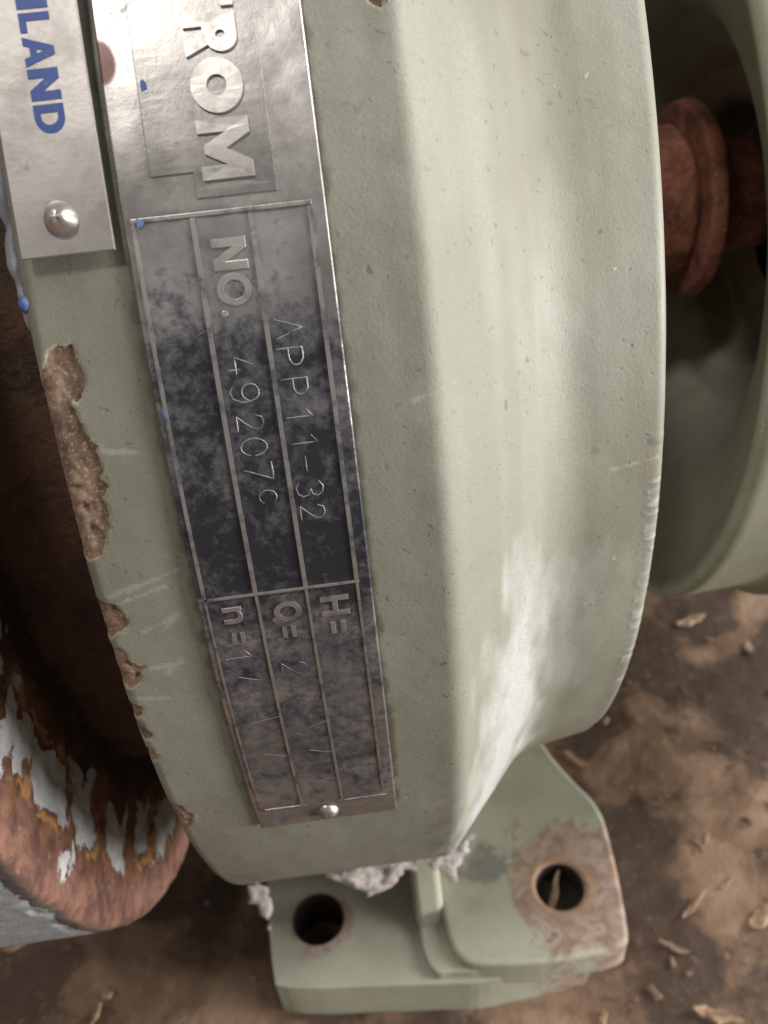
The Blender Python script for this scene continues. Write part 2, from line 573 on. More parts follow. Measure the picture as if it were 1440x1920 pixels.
# ------------------------------------------------------------------ casing cover (drum rim, cone, neck)
CHIPS = [
    [(0.0203, -24.85), (0.0306, -24.74), (0.0327, -23.94), (0.036, -23.17), (0.0303, -22.46), (0.0255, -22.15), (0.023, -22.25), (0.0237, -21.48), (0.0269, -20.76), (0.0313, -20.38), (0.0371, -20.16), (0.0315, -19.84), (0.0328, -19.2), (0.0334, -18.74), (0.0309, -18.49), (0.0335, -18.19), (0.0285, -17.67), (0.0294, -16.9), (0.0294, -16.13), (0.0249, -15.57), (0.0159, -14.84), (0.0045, -14.53), (-0.003, -15.16), (-0.01, -17.0), (-0.01, -19.45), (-0.006, -21.89), (0.0035, -23.8), (0.0096, -24.27)],
    [(-0.006, -12.35), (0.0072, -11.99), (0.0169, -11.84), (0.0216, -11.31), (0.0234, -10.68), (0.0206, -10.4), (0.012, -10.22), (0.0057, -9.97), (-0.006, -9.89), (-0.008, -10.55), (-0.008, -11.41)],
    [(-0.005, -9.41), (0.0098, -9.28), (0.0146, -8.7), (0.0133, -8.17), (0.0202, -7.89), (0.0258, -7.7), (0.0195, -7.27), (0.0191, -6.7), (0.0127, -6.48), (0.0051, -6.41), (-0.005, -6.91), (-0.008, -8.19)],
    [(0.0, -5.24), (0.0097, -5.31), (0.0118, -4.82), (0.0072, -4.24), (-0.003, -4.24)],
    [(0.0015, -3.79), (0.0094, -3.39), (0.0131, -2.67), (0.0077, -2.3), (0.001, -2.78)],
    [(-0.004, -1.58), (0.0077, -1.58), (0.0117, -0.88), (0.009, -0.44), (0.0022, -0.24), (-0.004, -0.85)],
    [(-0.005, 3.84), (0.0087, 4.24), (0.0143, 4.97), (0.021, 6.02), (0.015, 7.06), (0.0015, 8.34), (-0.006, 7.03), (-0.006, 5.59)],
    [(0.285, -38.9), (0.296, -39.2), (0.302, -38.6), (0.303, -37.9), (0.297, -37.3), (0.289, -37.6)],
]
PITS = [(0.026, -20.0, 0.004, 0.3), (0.010, -18.2, 0.004, 0.4), (0.012, -17.2, 0.005, 0.45), (0.014, -16.0, 0.006, 0.5), (0.013, -11.35, 0.006, 0.5),
        (0.0135, -7.85, 0.006, 0.5), (0.017, -7.0, 0.004, 0.35), (0.006, -4.8, 0.003, 0.3), (0.004, -13.9, 0.004, 0.5)]
SCUFF = [(0.395, -7.5), (0.433, -4.2), (0.4356, 0.05), (0.430, 4.42), (0.43, 15.01), (0.405, 26), (0.345, 30), (0.312, 28), (0.311, 16), (0.3371, 7.67), (0.3492, 2.3), (0.3586, -2.21), (0.3755, -3.87)]
SCUFF2 = [(0.4381, -4.98), (0.4776, -3.38), (0.4828, 2.98), (0.4762, 9.26), (0.443, 11.01), (0.43, 1.0)]
SCRATCH = [((0.0362, -19.92), (0.0657, -19.63)), ((0.0133, -12.38), (0.074, -13.4)), ((0.0158, -11.88), (0.062, -12.58)), ((0.0293, -7.62), (0.0638, -7.82)), ((0.0341, -10.07), (0.0648, -10.78)), ((0.0024, -5.78), (0.0406, -5.45)), ((0.05, -9.9), (0.066, -10.9)), ((0.045, -7.2), (0.060, -8.1)), ((0.29, -20.5), (0.33, -21.0)), ((0.50, -11.6), (0.548, -11.8))]
PX0, PX1, PA0, PA1 = 0.0865, 0.238, -46.0, 8.3      # nameplate extents

prof = [(0.0, 0.70), (0.0, 0.78), (0.0, 0.86), (0.0, 0.93), (0.0, 0.984)]
prof += [(0.009 - 0.009 * math.cos(q), 0.990 + 0.010 * math.sin(q)) for q in np.radians([15, 40, 65])]
rim = [(x, 1.0) for x in np.arange(0.010, 0.3005, 0.0022)]
c0, c1, c2 = np.array((0.301, 1.0)), np.array((0.3115, 0.9998)), np.array((0.3195, 0.9912))
cone = [tuple((1 - t) ** 2 * c0 + 2 * t * (1 - t) * c1 + t * t * c2) for t in np.linspace(0, 1, 10)]
cone += [(0.3195 + t * 0.0975, 0.9912 - t * 0.1042) for t in np.linspace(0, 1, 40)[1:]]
# concave fillet from the cone into the neck
f0, f1, f2 = np.array((0.417, 0.887)), np.array((0.440, 0.8640)), np.array((0.482, 0.8600))
fil = [tuple((1 - t) ** 2 * f0 + 2 * t * (1 - t) * f1 + t * t * f2) for t in np.linspace(0, 1, 16)[1:]]
neck = [(0.482 + t * 0.064, 0.8600 - t * 0.0100) for t in np.linspace(0, 1, 24)[1:]]
lip = [(0.546 + 0.013 * math.sin(q), 0.837 + 0.013 * math.cos(q)) for q in np.radians([20, 40, 60, 80, 90])]
back = [(0.559, 0.70), (0.559, 0.50), (0.54, 0.46), (0.48, 0.42), (0.48, 0.12)]
PR = np.array(prof + rim + cone + fil + neck + lip + back)
fine_a = np.arange(-52, 42, 0.12)
coarse_a = np.arange(42, 308, 2.0)
AA = np.concatenate([fine_a, coarse_a])
XX, TT = np.meshgrid(PR[:, 0], AA, indexing='ij')
RR = np.repeat(PR[:, 1][:, None], len(AA), 1)
onrim = (RR > 0.84)
MM = S * 1000.0
ARC = math.radians(1) * 1.0          # radii per degree
Q = np.stack([XX.ravel(), (TT * ARC).ravel()], 1)
vis = ((TT > -52) & (TT < 42) & onrim).ravel()
chip = np.full(Q.shape[0], 5.0)
edge_n = fbm(np.stack([Q[:, 0] * 160, Q[:, 1] * 160, Q[:, 0] * 0], 1), 3)
for pg in CHIPS:
    d = sdf(Q[vis], [(x, a * ARC) for x, a in pg]) * MM
    chip[vis] = np.minimum(chip[vis], d)
chip = chip + edge_n * 0.55
pit = np.zeros(Q.shape[0])
for (px, pa, pr, pd) in PITS:
    d = np.hypot((Q[:, 0] - px) * 1.3, Q[:, 1] - pa * ARC) / pr
    pit = np.maximum(pit, pd * np.clip(1.25 - d - 0.5 * edge_n, 0, 1) * (np.abs(d) < 3))
pit[chip > 0.1] = 0
scuff = np.zeros(Q.shape[0])
Q3 = np.stack([Q[:, 0], Q[:, 1], Q[:, 0] * 0], 1)
nz1 = fbm(Q3 * np.array([70, 16, 1]), 5)
nz2 = fbm(Q3 * 55 + 7, 4)
for pg, wgt in ((SCUFF, 1.0), (SCUFF2, 0.35)):
    d = sdf(Q[vis], [(x, a * ARC) for x, a in pg]) * MM
    scuff[vis] = np.maximum(scuff[vis], wgt * np.clip(0.45 - d / 11.0 + 0.85 * nz1[vis] - 0.05, 0, 1))
plate_rect = [(PX0, PA0 * ARC), (PX1, PA0 * ARC), (PX1, PA1 * ARC), (PX0, PA1 * ARC)]
grime = np.zeros(Q.shape[0])
grime[vis] = np.clip(1 - np.abs(sdf(Q[vis], plate_rect)) * MM / 1.5, 0, 1)
grime = np.clip((grime + 0.8 * nz2 - 0.35) / 0.5, 0, 1) * (grime > 0)
# darker band drawn along the step edge
scratch = np.zeros(Q.shape[0])
for (a, b) in SCRATCH:
    a = np.array((a[0], a[1] * ARC)); b = np.array((b[0], b[1] * ARC)); e = b - a
    tt = np.clip(((Q - a) @ e) / (e @ e), 0, 1)
    scratch = np.maximum(scratch, np.clip(1 - np.hypot(*(Q - a - tt[:, None] * e).T) * MM / 0.55, 0, 1))
scratch = np.clip((scratch + 0.9 * fbm(Q3 * 90 + 2, 3) - 0.35) / 0.4, 0, 1) * (scratch > 0.02)
mott = np.clip(0.5 + 1.4 * fbm(Q3 * np.array([9, 5, 1]) + 1, 6) + 0.55 * fbm(Q3 * np.array([70, 2.5, 1]) + 9, 4), 0, 1)
dirt = np.clip(2.2 * (fbm(Q3 * np.array([7, 3.5, 1]) + 5, 6) + 0.02), 0, 1)
dirt = np.clip(dirt + 0.55 * np.clip(1 - np.abs(Q[:, 0] - 0.292) / 0.025, 0, 1) * np.clip(0.6 + 1.5 * nz2, 0, 1), 0, 1)  # darker band beside the step edge, broken by noise
# form: cast waviness, chip recess, pits
G = cyl(XX, TT, RR)
wav = 0.0020 * fbm(G * 7.0, 3) + 0.0007 * fbm(G * 26.0, 3)
rough_chip = fbm(np.stack([Q[:, 0] * 220, Q[:, 1] * 220, Q[:, 0] * 0 + 3], 1), 4).reshape(XX.shape)
cstep = np.clip((0.12 - chip) / 0.35, 0, 1).reshape(XX.shape)
disp = np.where(onrim, wav, 0) - cstep * (0.0030 + 0.0016 * rough_chip) - 0.010 * pit.reshape(XX.shape)
# lumpy edge burr of old paint at the right lip
lipn = fbm(np.stack([TT * 2.6, XX * 60, XX * 0], -1), 5)
disp += np.where((XX > 0.54) & (RR > 0.84) & (TT > -14) & (TT < 12), 0.0015 * np.clip(lipn, 0, 1), 0)
scuff = np.maximum(scuff, (np.where((XX > 0.541) & (RR > 0.835) & (TT > -12) & (TT < 14), np.clip(1.3 * lipn, 0, 1), 0)).ravel())
G = cyl(XX, TT, RR + disp)
cover = link('casing_cover', grid_mesh('casing_cover', G, True, dict(chip=np.clip(chip, -4, 4), pit=pit, scuff=scuff, grime=grime, scratch=scratch, mott=mott, dirt=dirt)), M_COVER)

# ------------------------------------------------------------------ mating casing flange (left)
FPR = np.array([(-0.16, r) for r in np.arange(0.66, 1.016, 0.004)] + [(-0.1605, 1.020), (-0.162, 1.026), (-0.165, 1.031), (-0.169, 1.034)]
               + [(x, 1.035) for x in np.arange(-0.173, -0.26, -0.004)] + resample([(-0.26, 1.035), (-0.5, 1.035), (-0.56, 1.01), (-0.75, 0.80), (-0.8, 0.4)], 0.02).tolist())
fa = np.concatenate([np.arange(-30, 70, 0.22), np.arange(70, 330, 2.0)])
FX, FT = np.meshgrid(FPR[:, 0], fa, indexing='ij')
FR = np.repeat(FPR[:, 1][:, None], len(fa), 1)
FG = cyl(FX, FT, FR)
FS = np.stack([FR * 1.0, FT * ARC, FX * 0], -1)
edge = np.clip((FR - 0.95) / 0.08, 0, 1) * (FX > -0.19)
FX2 = FX + 0.006 * fbm(FG * 20, 6) * (FX > -0.165) - 0.006 * edge * np.clip(fbm(FG * 22 + 9, 4), 0, 1)
FR2 = FR + 0.004 * fbm(FG * 10 + 3, 4) - 0.008 * edge * np.clip(fbm(FG * 30 + 2, 4), 0, 1)
wpx = fbm(FS * 14 + 31, 4)
wpy = fbm(FS * 14 + 57, 4)
FW = FS + 0.035 * np.stack([wpx, wpy, wpx * 0], -1)
n_a = fbm(FW * 13, 6)
n_b = fbm(FW * 34 + 4, 6)
n_c = fbm(FW * 9 + 21, 5)
band = 1 - np.abs(FR - 0.912 + 0.025 * n_c) / 0.062
pf = 0.55 + 0.7 * band - 0.45 + 1.05 * n_a + 0.55 * n_b          # > 0.5 where paint still holds
paint = np.clip((pf - 0.10) / 0.8, 0, 1)
orange = np.clip(1 - np.abs(pf - 0.22) / 0.26, 0, 1) * np.clip(0.55 + 1.7 * n_c, 0, 1) + 0.5 * np.clip(n_b - 0.1, 0, 1)
pink = np.clip((FR - 0.957 + 0.06 * n_a + 0.03 * n_b) / 0.018, 0, 1)
orange = np.clip(orange, 0, 1) * np.clip((FR - 0.82) / 0.04, 0, 1) * (1 - 0.75 * pink)
deep = np.clip((0.868 - FR + 0.06 * n_a) / 0.03, 0, 1)
face = (FX > -0.1655).astype(float)
lipm = np.clip((FX + 0.192) / 0.02 + 0.8 * fbm(FG * 16 + 2, 4), 0, 1)
link('casing_flange', grid_mesh('casing_flange', cyl(FX2, FT, FR2), True, dict(paint=paint, pink=pink, orange=orange, deep=deep, face=face, lip=lipm)), M_FLANGE)
lathe('casing_spigot', [(-0.17, 0.5), (-0.17, 0.79), (-0.002, 0.80), (-0.002, 0.6)], M_SPIGOT, 200, noise=0.006, nscale=14)

# ------------------------------------------------------------------ shaft, flinger ring, bearing housing (right)
SH_OFF = np.array([0.022, 0.054, 0.064])
lathe('shaft', [(0.45, 0.0), (0.45, 0.10), (1.04, 0.10), (1.04, 0.0)], M_SHAFT, 96, noise=0.003, nscale=14, off=SH_OFF)
lathe('shaft_sleeve', [(0.47, 0.10), (0.47, 0.135), (0.872, 0.135), (0.879, 0.130), (0.884, 0.126), (0.884, 0.10)], M_SHAFT, 160, noise=0.008, nscale=16, off=SH_OFF, step=0.008)
lathe('flinger_ring', [(0.885, 0.10), (0.885, 0.165), (0.8855, 0.170), (0.888, 0.1735), (0.892, 0.175), (0.910, 0.177), (0.914, 0.1755), (0.916, 0.171), (0.9165, 0.10)], M_SHAFT, 200, noise=0.006, nscale=14, off=SH_OFF, step=0.005)
M_HOUSING = None
t_ = NT('green_enamel_rust_stained')
c_, r_, h_, g_ = paint_base(t_, None, None, (0.25, 0.255, 0.19), (0.31, 0.315, 0.24))
d_ = t_.math('ADD', dist_to(t_, (0.98, 0.05, 0.06)), t_.math('MULTIPLY', t_.math('SUBTRACT', t_.noise(40, 5, 0.65, dist=0.5), 0.5), 0.28))
c_ = t_.mix(t_.math('MULTIPLY', t_.step(d_, 0.33, 0.20), 0.8), c_, (0.20, 0.105, 0.055))
M_HOUSING = t_.out(c_, r_, 0.0, t_.bump(h_, 0.45, 0.00025))
bh = lathe('bearing_housing', [(1.10, 0.10), (1.10, 0.225), (1.02, 0.235), (1.005, 0.25), (0.99, 0.30), (0.95, 0.345), (0.885, 0.405), (0.862, 0.435), (0.850, 0.47), (0.822, 0.555), (0.789, 0.605),
                               (0.774, 0.622), (0.771, 0.634), (0.774, 0.643), (0.784, 0.648), (0.90, 0.642), (0.935, 0.648), (0.96, 0.665), (1.7, 0.665), (1.72, 0.6), (1.72, 0.0)],
           M_HOUSING, 200, noise=0.004, nscale=6, step=0.012)

# ------------------------------------------------------------------ generic flat / prism builders
def plan_prism(name, outer, holes, z0, z1, mat, parent=ROOT, bevel=None, smooth=False):
    bm = bmesh.new()
    edges = []
    for lp in [outer] + holes:
        vs = [bm.verts.new((x * S, y * S, z0 * S)) for x, y in lp]
        edges += [bm.edges.new((vs[i], vs[(i + 1) % len(vs)])) for i in range(len(vs))]
    bmesh.ops.triangle_fill(bm, use_beauty=True, use_dissolve=False, edges=edges)
    r = bmesh.ops.extrude_face_region(bm, geom=list(bm.faces))
    up = [v for v in r['geom'] if isinstance(v, bmesh.types.BMVert)]
    bmesh.ops.translate(bm, verts=up, vec=(0, 0, (z1 - z0) * S))
    bmesh.ops.dissolve_limit(bm, angle_limit=math.radians(1), verts=bm.verts, edges=bm.edges)
    bmesh.ops.recalc_face_normals(bm, faces=bm.faces)
    me = bpy.data.meshes.new(name)
    bm.to_mesh(me)
    bm.free()
    return link(name, me, mat, parent, smooth, bevel)


def circle(cx, cy, r, n=40, ry=None):
    return [(cx + r * math.cos(2 * math.pi * i / n), cy + (ry or r) * math.sin(2 * math.pi * i / n)) for i in range(n)]


def smooth_closed(pts, n=6):
    """Catmull-Rom through a closed loop"""
    out = []
    k = len(pts)
    for i in range(k):
        p0, p1, p2, p3 = (np.array(pts[(i + j - 1) % k], float) for j in range(4))
        for t in np.linspace(0, 1, n, endpoint=False):
            out.append(tuple(0.5 * ((2 * p1) + (-p0 + p2) * t + (2 * p0 - 5 * p1 + 4 * p2 - p3) * t ** 2 + (-p0 + 3 * p1 - 3 * p2 + p3) * t ** 3)))
    return out


# ------------------------------------------------------------------ foot
foot = bpy.data.objects.new('foot', None)
COL.objects.link(foot)
foot.parent = ROOT
foot.matrix_parent_inverse = Matrix.Translation(-ROOT_LOC)
foot.location = (0, 0, 0)
base_out = [(-0.062, -0.20), (-0.060, -0.56), (-0.050, -0.70), (-0.035, -0.722), (0.05, -0.738), (0.30, -0.765), (0.40, -0.772), (0.60, -0.755), (0.62, -0.735),
            (0.63, -0.55), (0.60, -0.35), (0.56, -0.15), (0.56, 0.6), (-0.06, 0.6)]
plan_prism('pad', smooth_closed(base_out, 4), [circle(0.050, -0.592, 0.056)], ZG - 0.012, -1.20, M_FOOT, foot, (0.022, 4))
lug_out = [(0.318, -0.30), (0.318, -0.62), (0.322, -0.70), (0.340, -0.745), (0.38, -0.764), (0.50, -0.778), (0.62, -0.776), (0.672, -0.768), (0.690, -0.745),
           (0.706, -0.64), (0.716, -0.53), (0.716, -0.475), (0.704, -0.430), (0.682, -0.390), (0.652, -0.325), (0.632, -0.265), (0.612, -0.16), (0.60, 0.2), (0.318, 0.2)]
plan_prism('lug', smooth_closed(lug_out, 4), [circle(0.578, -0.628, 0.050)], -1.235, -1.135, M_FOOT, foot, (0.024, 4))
# upright rib and pedestal that carry the drum
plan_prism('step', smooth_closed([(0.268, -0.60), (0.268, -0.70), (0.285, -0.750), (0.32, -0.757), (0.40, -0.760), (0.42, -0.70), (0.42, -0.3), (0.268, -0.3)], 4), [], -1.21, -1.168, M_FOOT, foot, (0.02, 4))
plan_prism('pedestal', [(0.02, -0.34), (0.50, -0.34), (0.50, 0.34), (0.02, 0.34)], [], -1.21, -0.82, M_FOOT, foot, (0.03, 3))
# sloping rib flank rising under the drum
bm = bmesh.new()
pts = [(0.262, -0.665, -1.175), (0.262, -0.20, -1.175), (0.262, -0.20, -0.95), (0.262, -0.50, -0.905)]
A_ = [bm.verts.new(Vector(p) * S) for p in pts]
B_ = [bm.verts.new((Vector(p) + Vector((0.062, 0, 0))) * S) for p in pts]
bm.faces.new(A_)
bm.faces.new(B_[::-1])
for i in range(4):
    bm.faces.new((A_[i], B_[i], B_[(i + 1) % 4], A_[(i + 1) % 4]))
bmesh.ops.recalc_face_normals(bm, faces=bm.faces)
me = bpy.data.meshes.new('web')
bm.to_mesh(me)
bm.free()
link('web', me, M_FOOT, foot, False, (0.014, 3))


# ------------------------------------------------------------------ things wrapped on the drum: strips, letters, strokes
def buck(x, a):
    x, a = np.broadcast_arrays(np.asarray(x, float), np.asarray(a, float))
    return 0.0011 * fbm(np.stack([x * 20, a * ARC * 20, x * 0 + 4], -1), 3)


def wrap_grid(name, x0, x1, a0, a1, r0, h, mat, parent, dx=0.004, da=0.4, attrs=None, edge=0.0015):
    """curved sheet with thickness and rolled edge"""
    xs_ = np.linspace(x0, x1, max(3, int((x1 - x0) / dx)))
    as_ = np.linspace(a0, a1, max(3, int((a1 - a0) / da)))
    xs_ = np.concatenate([[x0, x0], [x0 + edge * 0.5], xs_[1:-1], [x1 - edge * 0.5], [x1, x1]])
    ea = edge / ARC
    as_ = np.concatenate([[a0, a0], [a0 + ea * 0.5], as_[1:-1], [a1 - ea * 0.5], [a1, a1]])
    hx = np.full(len(xs_), h); hx[0] = hx[-1] = 0; hx[1] = hx[-2] = h * 0.75
    ha = np.full(len(as_), h); ha[0] = ha[-1] = 0; ha[1] = ha[-2] = h * 0.75
    Xg, Ag = np.meshgrid(xs_, as_, indexing='ij')
    Hg = np.minimum(hx[:, None], ha[None, :])
    G_ = cyl(Xg, Ag, r0 + Hg)
    return G_, Xg, Ag


def bend_poly(name, loops, fu, fv, r0, h, mat, parent, bev=0.0):
    """loops in glyph space (u along the text, v up) -> raised letter on the drum surface.
    fu maps u to degrees, fv maps v to axis position."""
    bm = bmesh.new()
    edges = []
    for lp in loops:
        vs = [bm.verts.new((fv(v), fu(u) * ARC, 0)) for u, v in lp]
        edges += [bm.edges.new((vs[i], vs[(i + 1) % len(vs)])) for i in range(len(vs))]
    bmesh.ops.triangle_fill(bm, use_beauty=True, use_dissolve=False, edges=edges)
    for f in bm.faces:
        if f.normal.z < 0:
            f.normal_flip()
    ymin = min(v.co.y for v in bm.verts)
    ymax = max(v.co.y for v in bm.verts)
    k = int((ymax - ymin) / 0.006)
    for i in range(1, k + 1):
        g = list(bm.verts) + list(bm.edges) + list(bm.faces)
        bmesh.ops.bisect_plane(bm, geom=g, plane_co=(0, ymin + i * 0.006, 0), plane_no=(0, 1, 0), dist=1e-7)
    r = bmesh.ops.extrude_face_region(bm, geom=list(bm.faces))
    top = [v for v in r['geom'] if isinstance(v, bmesh.types.BMVert)]
    for v in top:
        v.co.z = h
    # bottom faces were kept by the extrude: drop them
    bot = [f for f in bm.faces if all(abs(v.co.z) < 1e-9 for v in f.verts)]
    bmesh.ops.delete(bm, geom=bot, context='FACES')
    for v in bm.verts:
        x, s_, z = v.co
        p = cyl(x, s_ / ARC, r0 + z - (0.0006 if z == 0 else 0) + float(buck(x, s_ / ARC)))
        v.co = Vector(p) * S
    bmesh.ops.recalc_face_normals(bm, faces=bm.faces)
    me_ = bpy.data.meshes.new(name)
    bm.to_mesh(me_)
    bm.free()
    o = link(name, me_, mat, parent, False)
    if bev:
        b = o.modifiers.new('bevel', 'BEVEL')
        b.width = bev * S
        b.segments = 2
        b.limit_method = 'ANGLE'
        b.angle_limit = math.radians(50)
    return o


def stroke(name, lines, r0, rad, mat, parent):
    """thin raised burr of stamped lines; lines = lists of (x, degrees)"""
    V, F = [], []
    for ln in lines:
        P_ = []
        for a, b in zip(ln[:-1], ln[1:]):
            n_ = max(1, int(math.hypot(b[0] - a[0], (b[1] - a[1]) * ARC) / 0.004))
            P_ += [(a[0] + (b[0] - a[0]) * i / n_, a[1] + (b[1] - a[1]) * i / n_) for i in range(n_)]
        P_.append(ln[-1])
        P_ = np.array(P_)
        T = np.gradient(np.stack([P_[:, 0], P_[:, 1] * ARC], 1), axis=0)
        T /= np.linalg.norm(T, axis=1)[:, None] + 1e-9
        Nn = np.stack([-T[:, 1], T[:, 0]], 1)
        base = len(V)
        bk = buck(P_[:, 0], P_[:, 1])
        for i, (p, n_) in enumerate(zip(P_, Nn)):
            wv = rad * (0.75 + 0.45 * random.random()) * (0.55 if i in (0, len(P_) - 1) else 1)
            for (s_, hh) in ((-1, -0.0004), (-0.6, rad * 0.45), (0.6, rad * 0.45), (1, -0.0004)):
                V.append(cyl(p[0] + n_[0] * s_ * wv, p[1] + n_[1] * s_ * wv / ARC, r0 + hh + bk[i]))
            if i:
                o = base + 4 * i
                for j in range(3):
                    F.append((o - 4 + j, o - 3 + j, o + 1 + j, o + j))
    return link(name, mesh(name, V, F), mat, parent)


def arc(cx, cy, rx, ry, a0, a1, n=14):
    return [(cx + rx * math.cos(math.radians(a0 + (a1 - a0) * i / n)), cy + ry * math.sin(math.radians(a0 + (a1 - a0) * i / n))) for i in range(n + 1)]


GLYPH = {
    'N': [[(0, 0), (0, 1), (.27, 1), (.58, .42), (.58, 1), (.82, 1), (.82, 0), (.55, 0), (.24, .58), (.24, 0)]],
    'L': [[(0, 0), (0, 1), (.25, 1), (.25, .23), (.62, .23), (.62, 0)]],
    'A': [[(0, 0), (.34, 1), (.6, 1), (.94, 0), (.67, 0), (.61, .2), (.33, .2), (.27, 0)], [(.40, .42), (.54, .42), (.47, .68)]],
    'D': [[(0, 0), (0, 1)] + arc(.36, .5, .46, .5, 90, -90), [(.24, .22), (.24, .78)] + arc(.36, .5, .22, .28, 90, -90)],
    'M': [[(0, 0), (0, 1), (.27, 1), (.5, .52), (.73, 1), (1, 1), (1, 0), (.77, 0), (.77, .52), (.57, .10), (.43, .10), (.23, .52), (.23, 0)]],
    'O': [circle(.5, .5, .5, 36), circle(.5, .5, .30, 28)],
    'o': [circle(.5, .5, .5, 40), circle(.5, .5, .19, 24)],
    'R': [[(0, 0), (0, 1)] + arc(.52, .70, .32, .30, 90, -60)[0:] + [(.90, 0), (.56, 0), (.36, .36), (.28, .36), (.28, 0)], circle(.47, .69, .09, 16)],
    'T': [[(.32, 0), (.32, .76), (0, .76), (0, 1), (.92, 1), (.92, .76), (.6, .76), (.6, 0)]],
    'H': [[(0, 0), (0, 1), (.2, 1), (.2, .6), (.6, .6), (.6, 1), (.8, 1), (.8, 0), (.6, 0), (.6, .4), (.2, .4), (.2, 0)]],
    'n': [[(0, 0), (0, 1), (.2, 1), (.22, .9), (.4, 1)] + arc(.48, .62, .30, .38, 80, 0, 8) + [(.78, 0), (.56, 0), (.56, .55), (.5, .72), (.38, .76), (.22, .66), (.22, 0)]],
    'Q': [arc(.5, .5, .5, .5, -38, 308, 40) + [(.62, .06), (.84, -.12), (1.0, .03)], circle(.5, .5, .29, 28)],
    '=': [[(0, .12), (.62, .12), (.62, .36), (0, .36)], [(0, .62), (.62, .62), (.62, .86), (0, .86)]],
    '.': [circle(.5, .5, .5, 16)],
}


def put_glyph(g, name, x0, x1, a0, a1, r0, h, mat, parent, bev=0.0):
    loops = GLYPH[g]
    us = [u for lp in loops for u, v in lp]
    vs = [v for lp in loops for u, v in lp]
    u0, u1 = min(us), max(us)
    if g == 'Q':
        v0, v1 = 0, 1
    else:
        v0, v1 = min(vs), max(vs)
    return bend_poly(name, loops, lambda u: a0 + (u - u0) / (u1 - u0) * (a1 - a0), lambda v: x0 + (v - v0) / (v1 - v0) * (x1 - x0), r0, h, mat, parent, bev)


# ------------------------------------------------------------------ nameplate
RP0 = 0.9975
HP = 0.0085
G_, Xg, Ag = wrap_grid('nameplate', PX0, PX1, PA0, PA1, RP0, HP, None, None, 0.002, 0.16)
RT = RP0 + HP
qn = fbm(np.stack([Xg * 12, Ag * ARC * 12, Xg * 0], -1), 3)
tar_refl = np.interp(Ag, [-46, -33, -29.5, -27, -24, -20, -13, -11.4, -9, -3, 3, 6, 8.3], [0.0, 0.04, 0.14, 0.40, 0.74, 0.92, 0.98, 0.88, 0.62, 0.56, 0.52, 0.42, 0.34])  # dark middle: tarnish, plus the dark room's reflection painted in
tar_refl = tar_refl + 0.22 * qn + np.where(Xg > 0.225, -0.1, 0) + np.where(Xg < 0.094, -0.25, 0)
# brown patch of old lacquer beside the tag
st = np.clip(1 - np.hypot((Xg - 0.088) / 0.017, (Ag + 36.0) * ARC / 0.026) + 0.15 * qn, 0, 1) + 0
# dents and slight buckling of the thin sheet
G_ = G_ + (G_ * np.array([0, 1, 1])) * buck(Xg, Ag)[..., None]
film = np.clip(0.5 + 1.3 * fbm(np.stack([Xg * 26, Ag * ARC * 26, Xg * 0 + 1], -1), 5), 0, 1)
dl = np.full(Xg.shape, 9.0)
for lx in (0.0935, 0.1375, 0.181, 0.2255):
    dl = np.where((Ag > -29.6) & (Ag < 5.9), np.minimum(dl, np.abs(Xg - lx)), dl)
for la in (-29.57, -11.72, 5.9):
    dl = np.where((Xg > 0.092) & (Xg < 0.227), np.minimum(dl, np.abs(Ag - la) * ARC), dl)
pk_n = fbm(np.stack([Xg * 90, Ag * ARC * 90, Xg * 0 + 8], -1), 4)
packed = np.clip(1.25 - dl / 0.0042, 0, 1) * np.clip(0.5 + 1.6 * pk_n, 0, 1)
plate = link('nameplate', grid_mesh('nameplate', G_, False, dict(tarnish_refl=tar_refl, stain=st, film=film, packed=packed)), M_PLATE)
plate['label'] = 'long tarnished metal nameplate with embossed grid and stamped numbers'

LX = (0.0935, 0.1375, 0.181, 0.2255)
R0, R1, R2 = -29.35, -11.72, 5.9


def line_x(name, a, x0, x1, wd, h):
    bend_poly(name, [[(0, 0), (0, 1), (1, 1), (1, 0)]], lambda u: a + (u - .5) * wd / ARC, lambda v: x0 + v * (x1 - x0), RT, h, M_EDGE, plate, 0.0006)


def line_a(name, x, a0, a1, wd, h):
    bend_poly(name, [[(0, 0), (0, 1), (1, 1), (1, 0)]], lambda u: a0 + u * (a1 - a0), lambda v: x + (v - .5) * wd, RT, h, M_EDGE, plate, 0.0006)


WL = 0.0036
ends = (R1 + 6.5, R2, R2, R2)
for i, x in enumerate(LX):
    line_a('raised_line', x, R0 - 0.1, R1 - 0.09, WL if i else WL * 0.8, 0.0016)
    line_a('raised_line', x, R1 + 0.09, R2 - (0.9 if i == 3 else 0.12), WL * (0.7 if i else 0.5), 0.0009)
line_x('raised_line', R0 - 0.22, LX[0] - WL / 2, LX[3] + WL / 2, WL, 0.0016)
line_x('raised_line', R1, LX[0] + 0.002, LX[3] + WL / 2, WL * 0.8, 0.0014)
line_x('raised_line', R2, LX[0] + 0.004, LX[3] + 0.004, WL * 0.5, 0.0007)

# raised panel that carries the large letters
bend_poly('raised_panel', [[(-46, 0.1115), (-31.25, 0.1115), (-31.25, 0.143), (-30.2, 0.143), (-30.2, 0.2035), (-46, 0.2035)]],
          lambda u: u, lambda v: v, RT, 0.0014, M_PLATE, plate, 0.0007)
RL = RT + 0.0014
for g, a0, a1 in (('T', -39.85, -37.72), ('R', -37.5, -35.8), ('o', -35.72, -33.48), ('M', -33.28, -30.85)):
    put_glyph(g, 'letter', 0.150, 0.1885, a0, a1, RL, 0.0022, M_LETTER, plate, 0.0009)
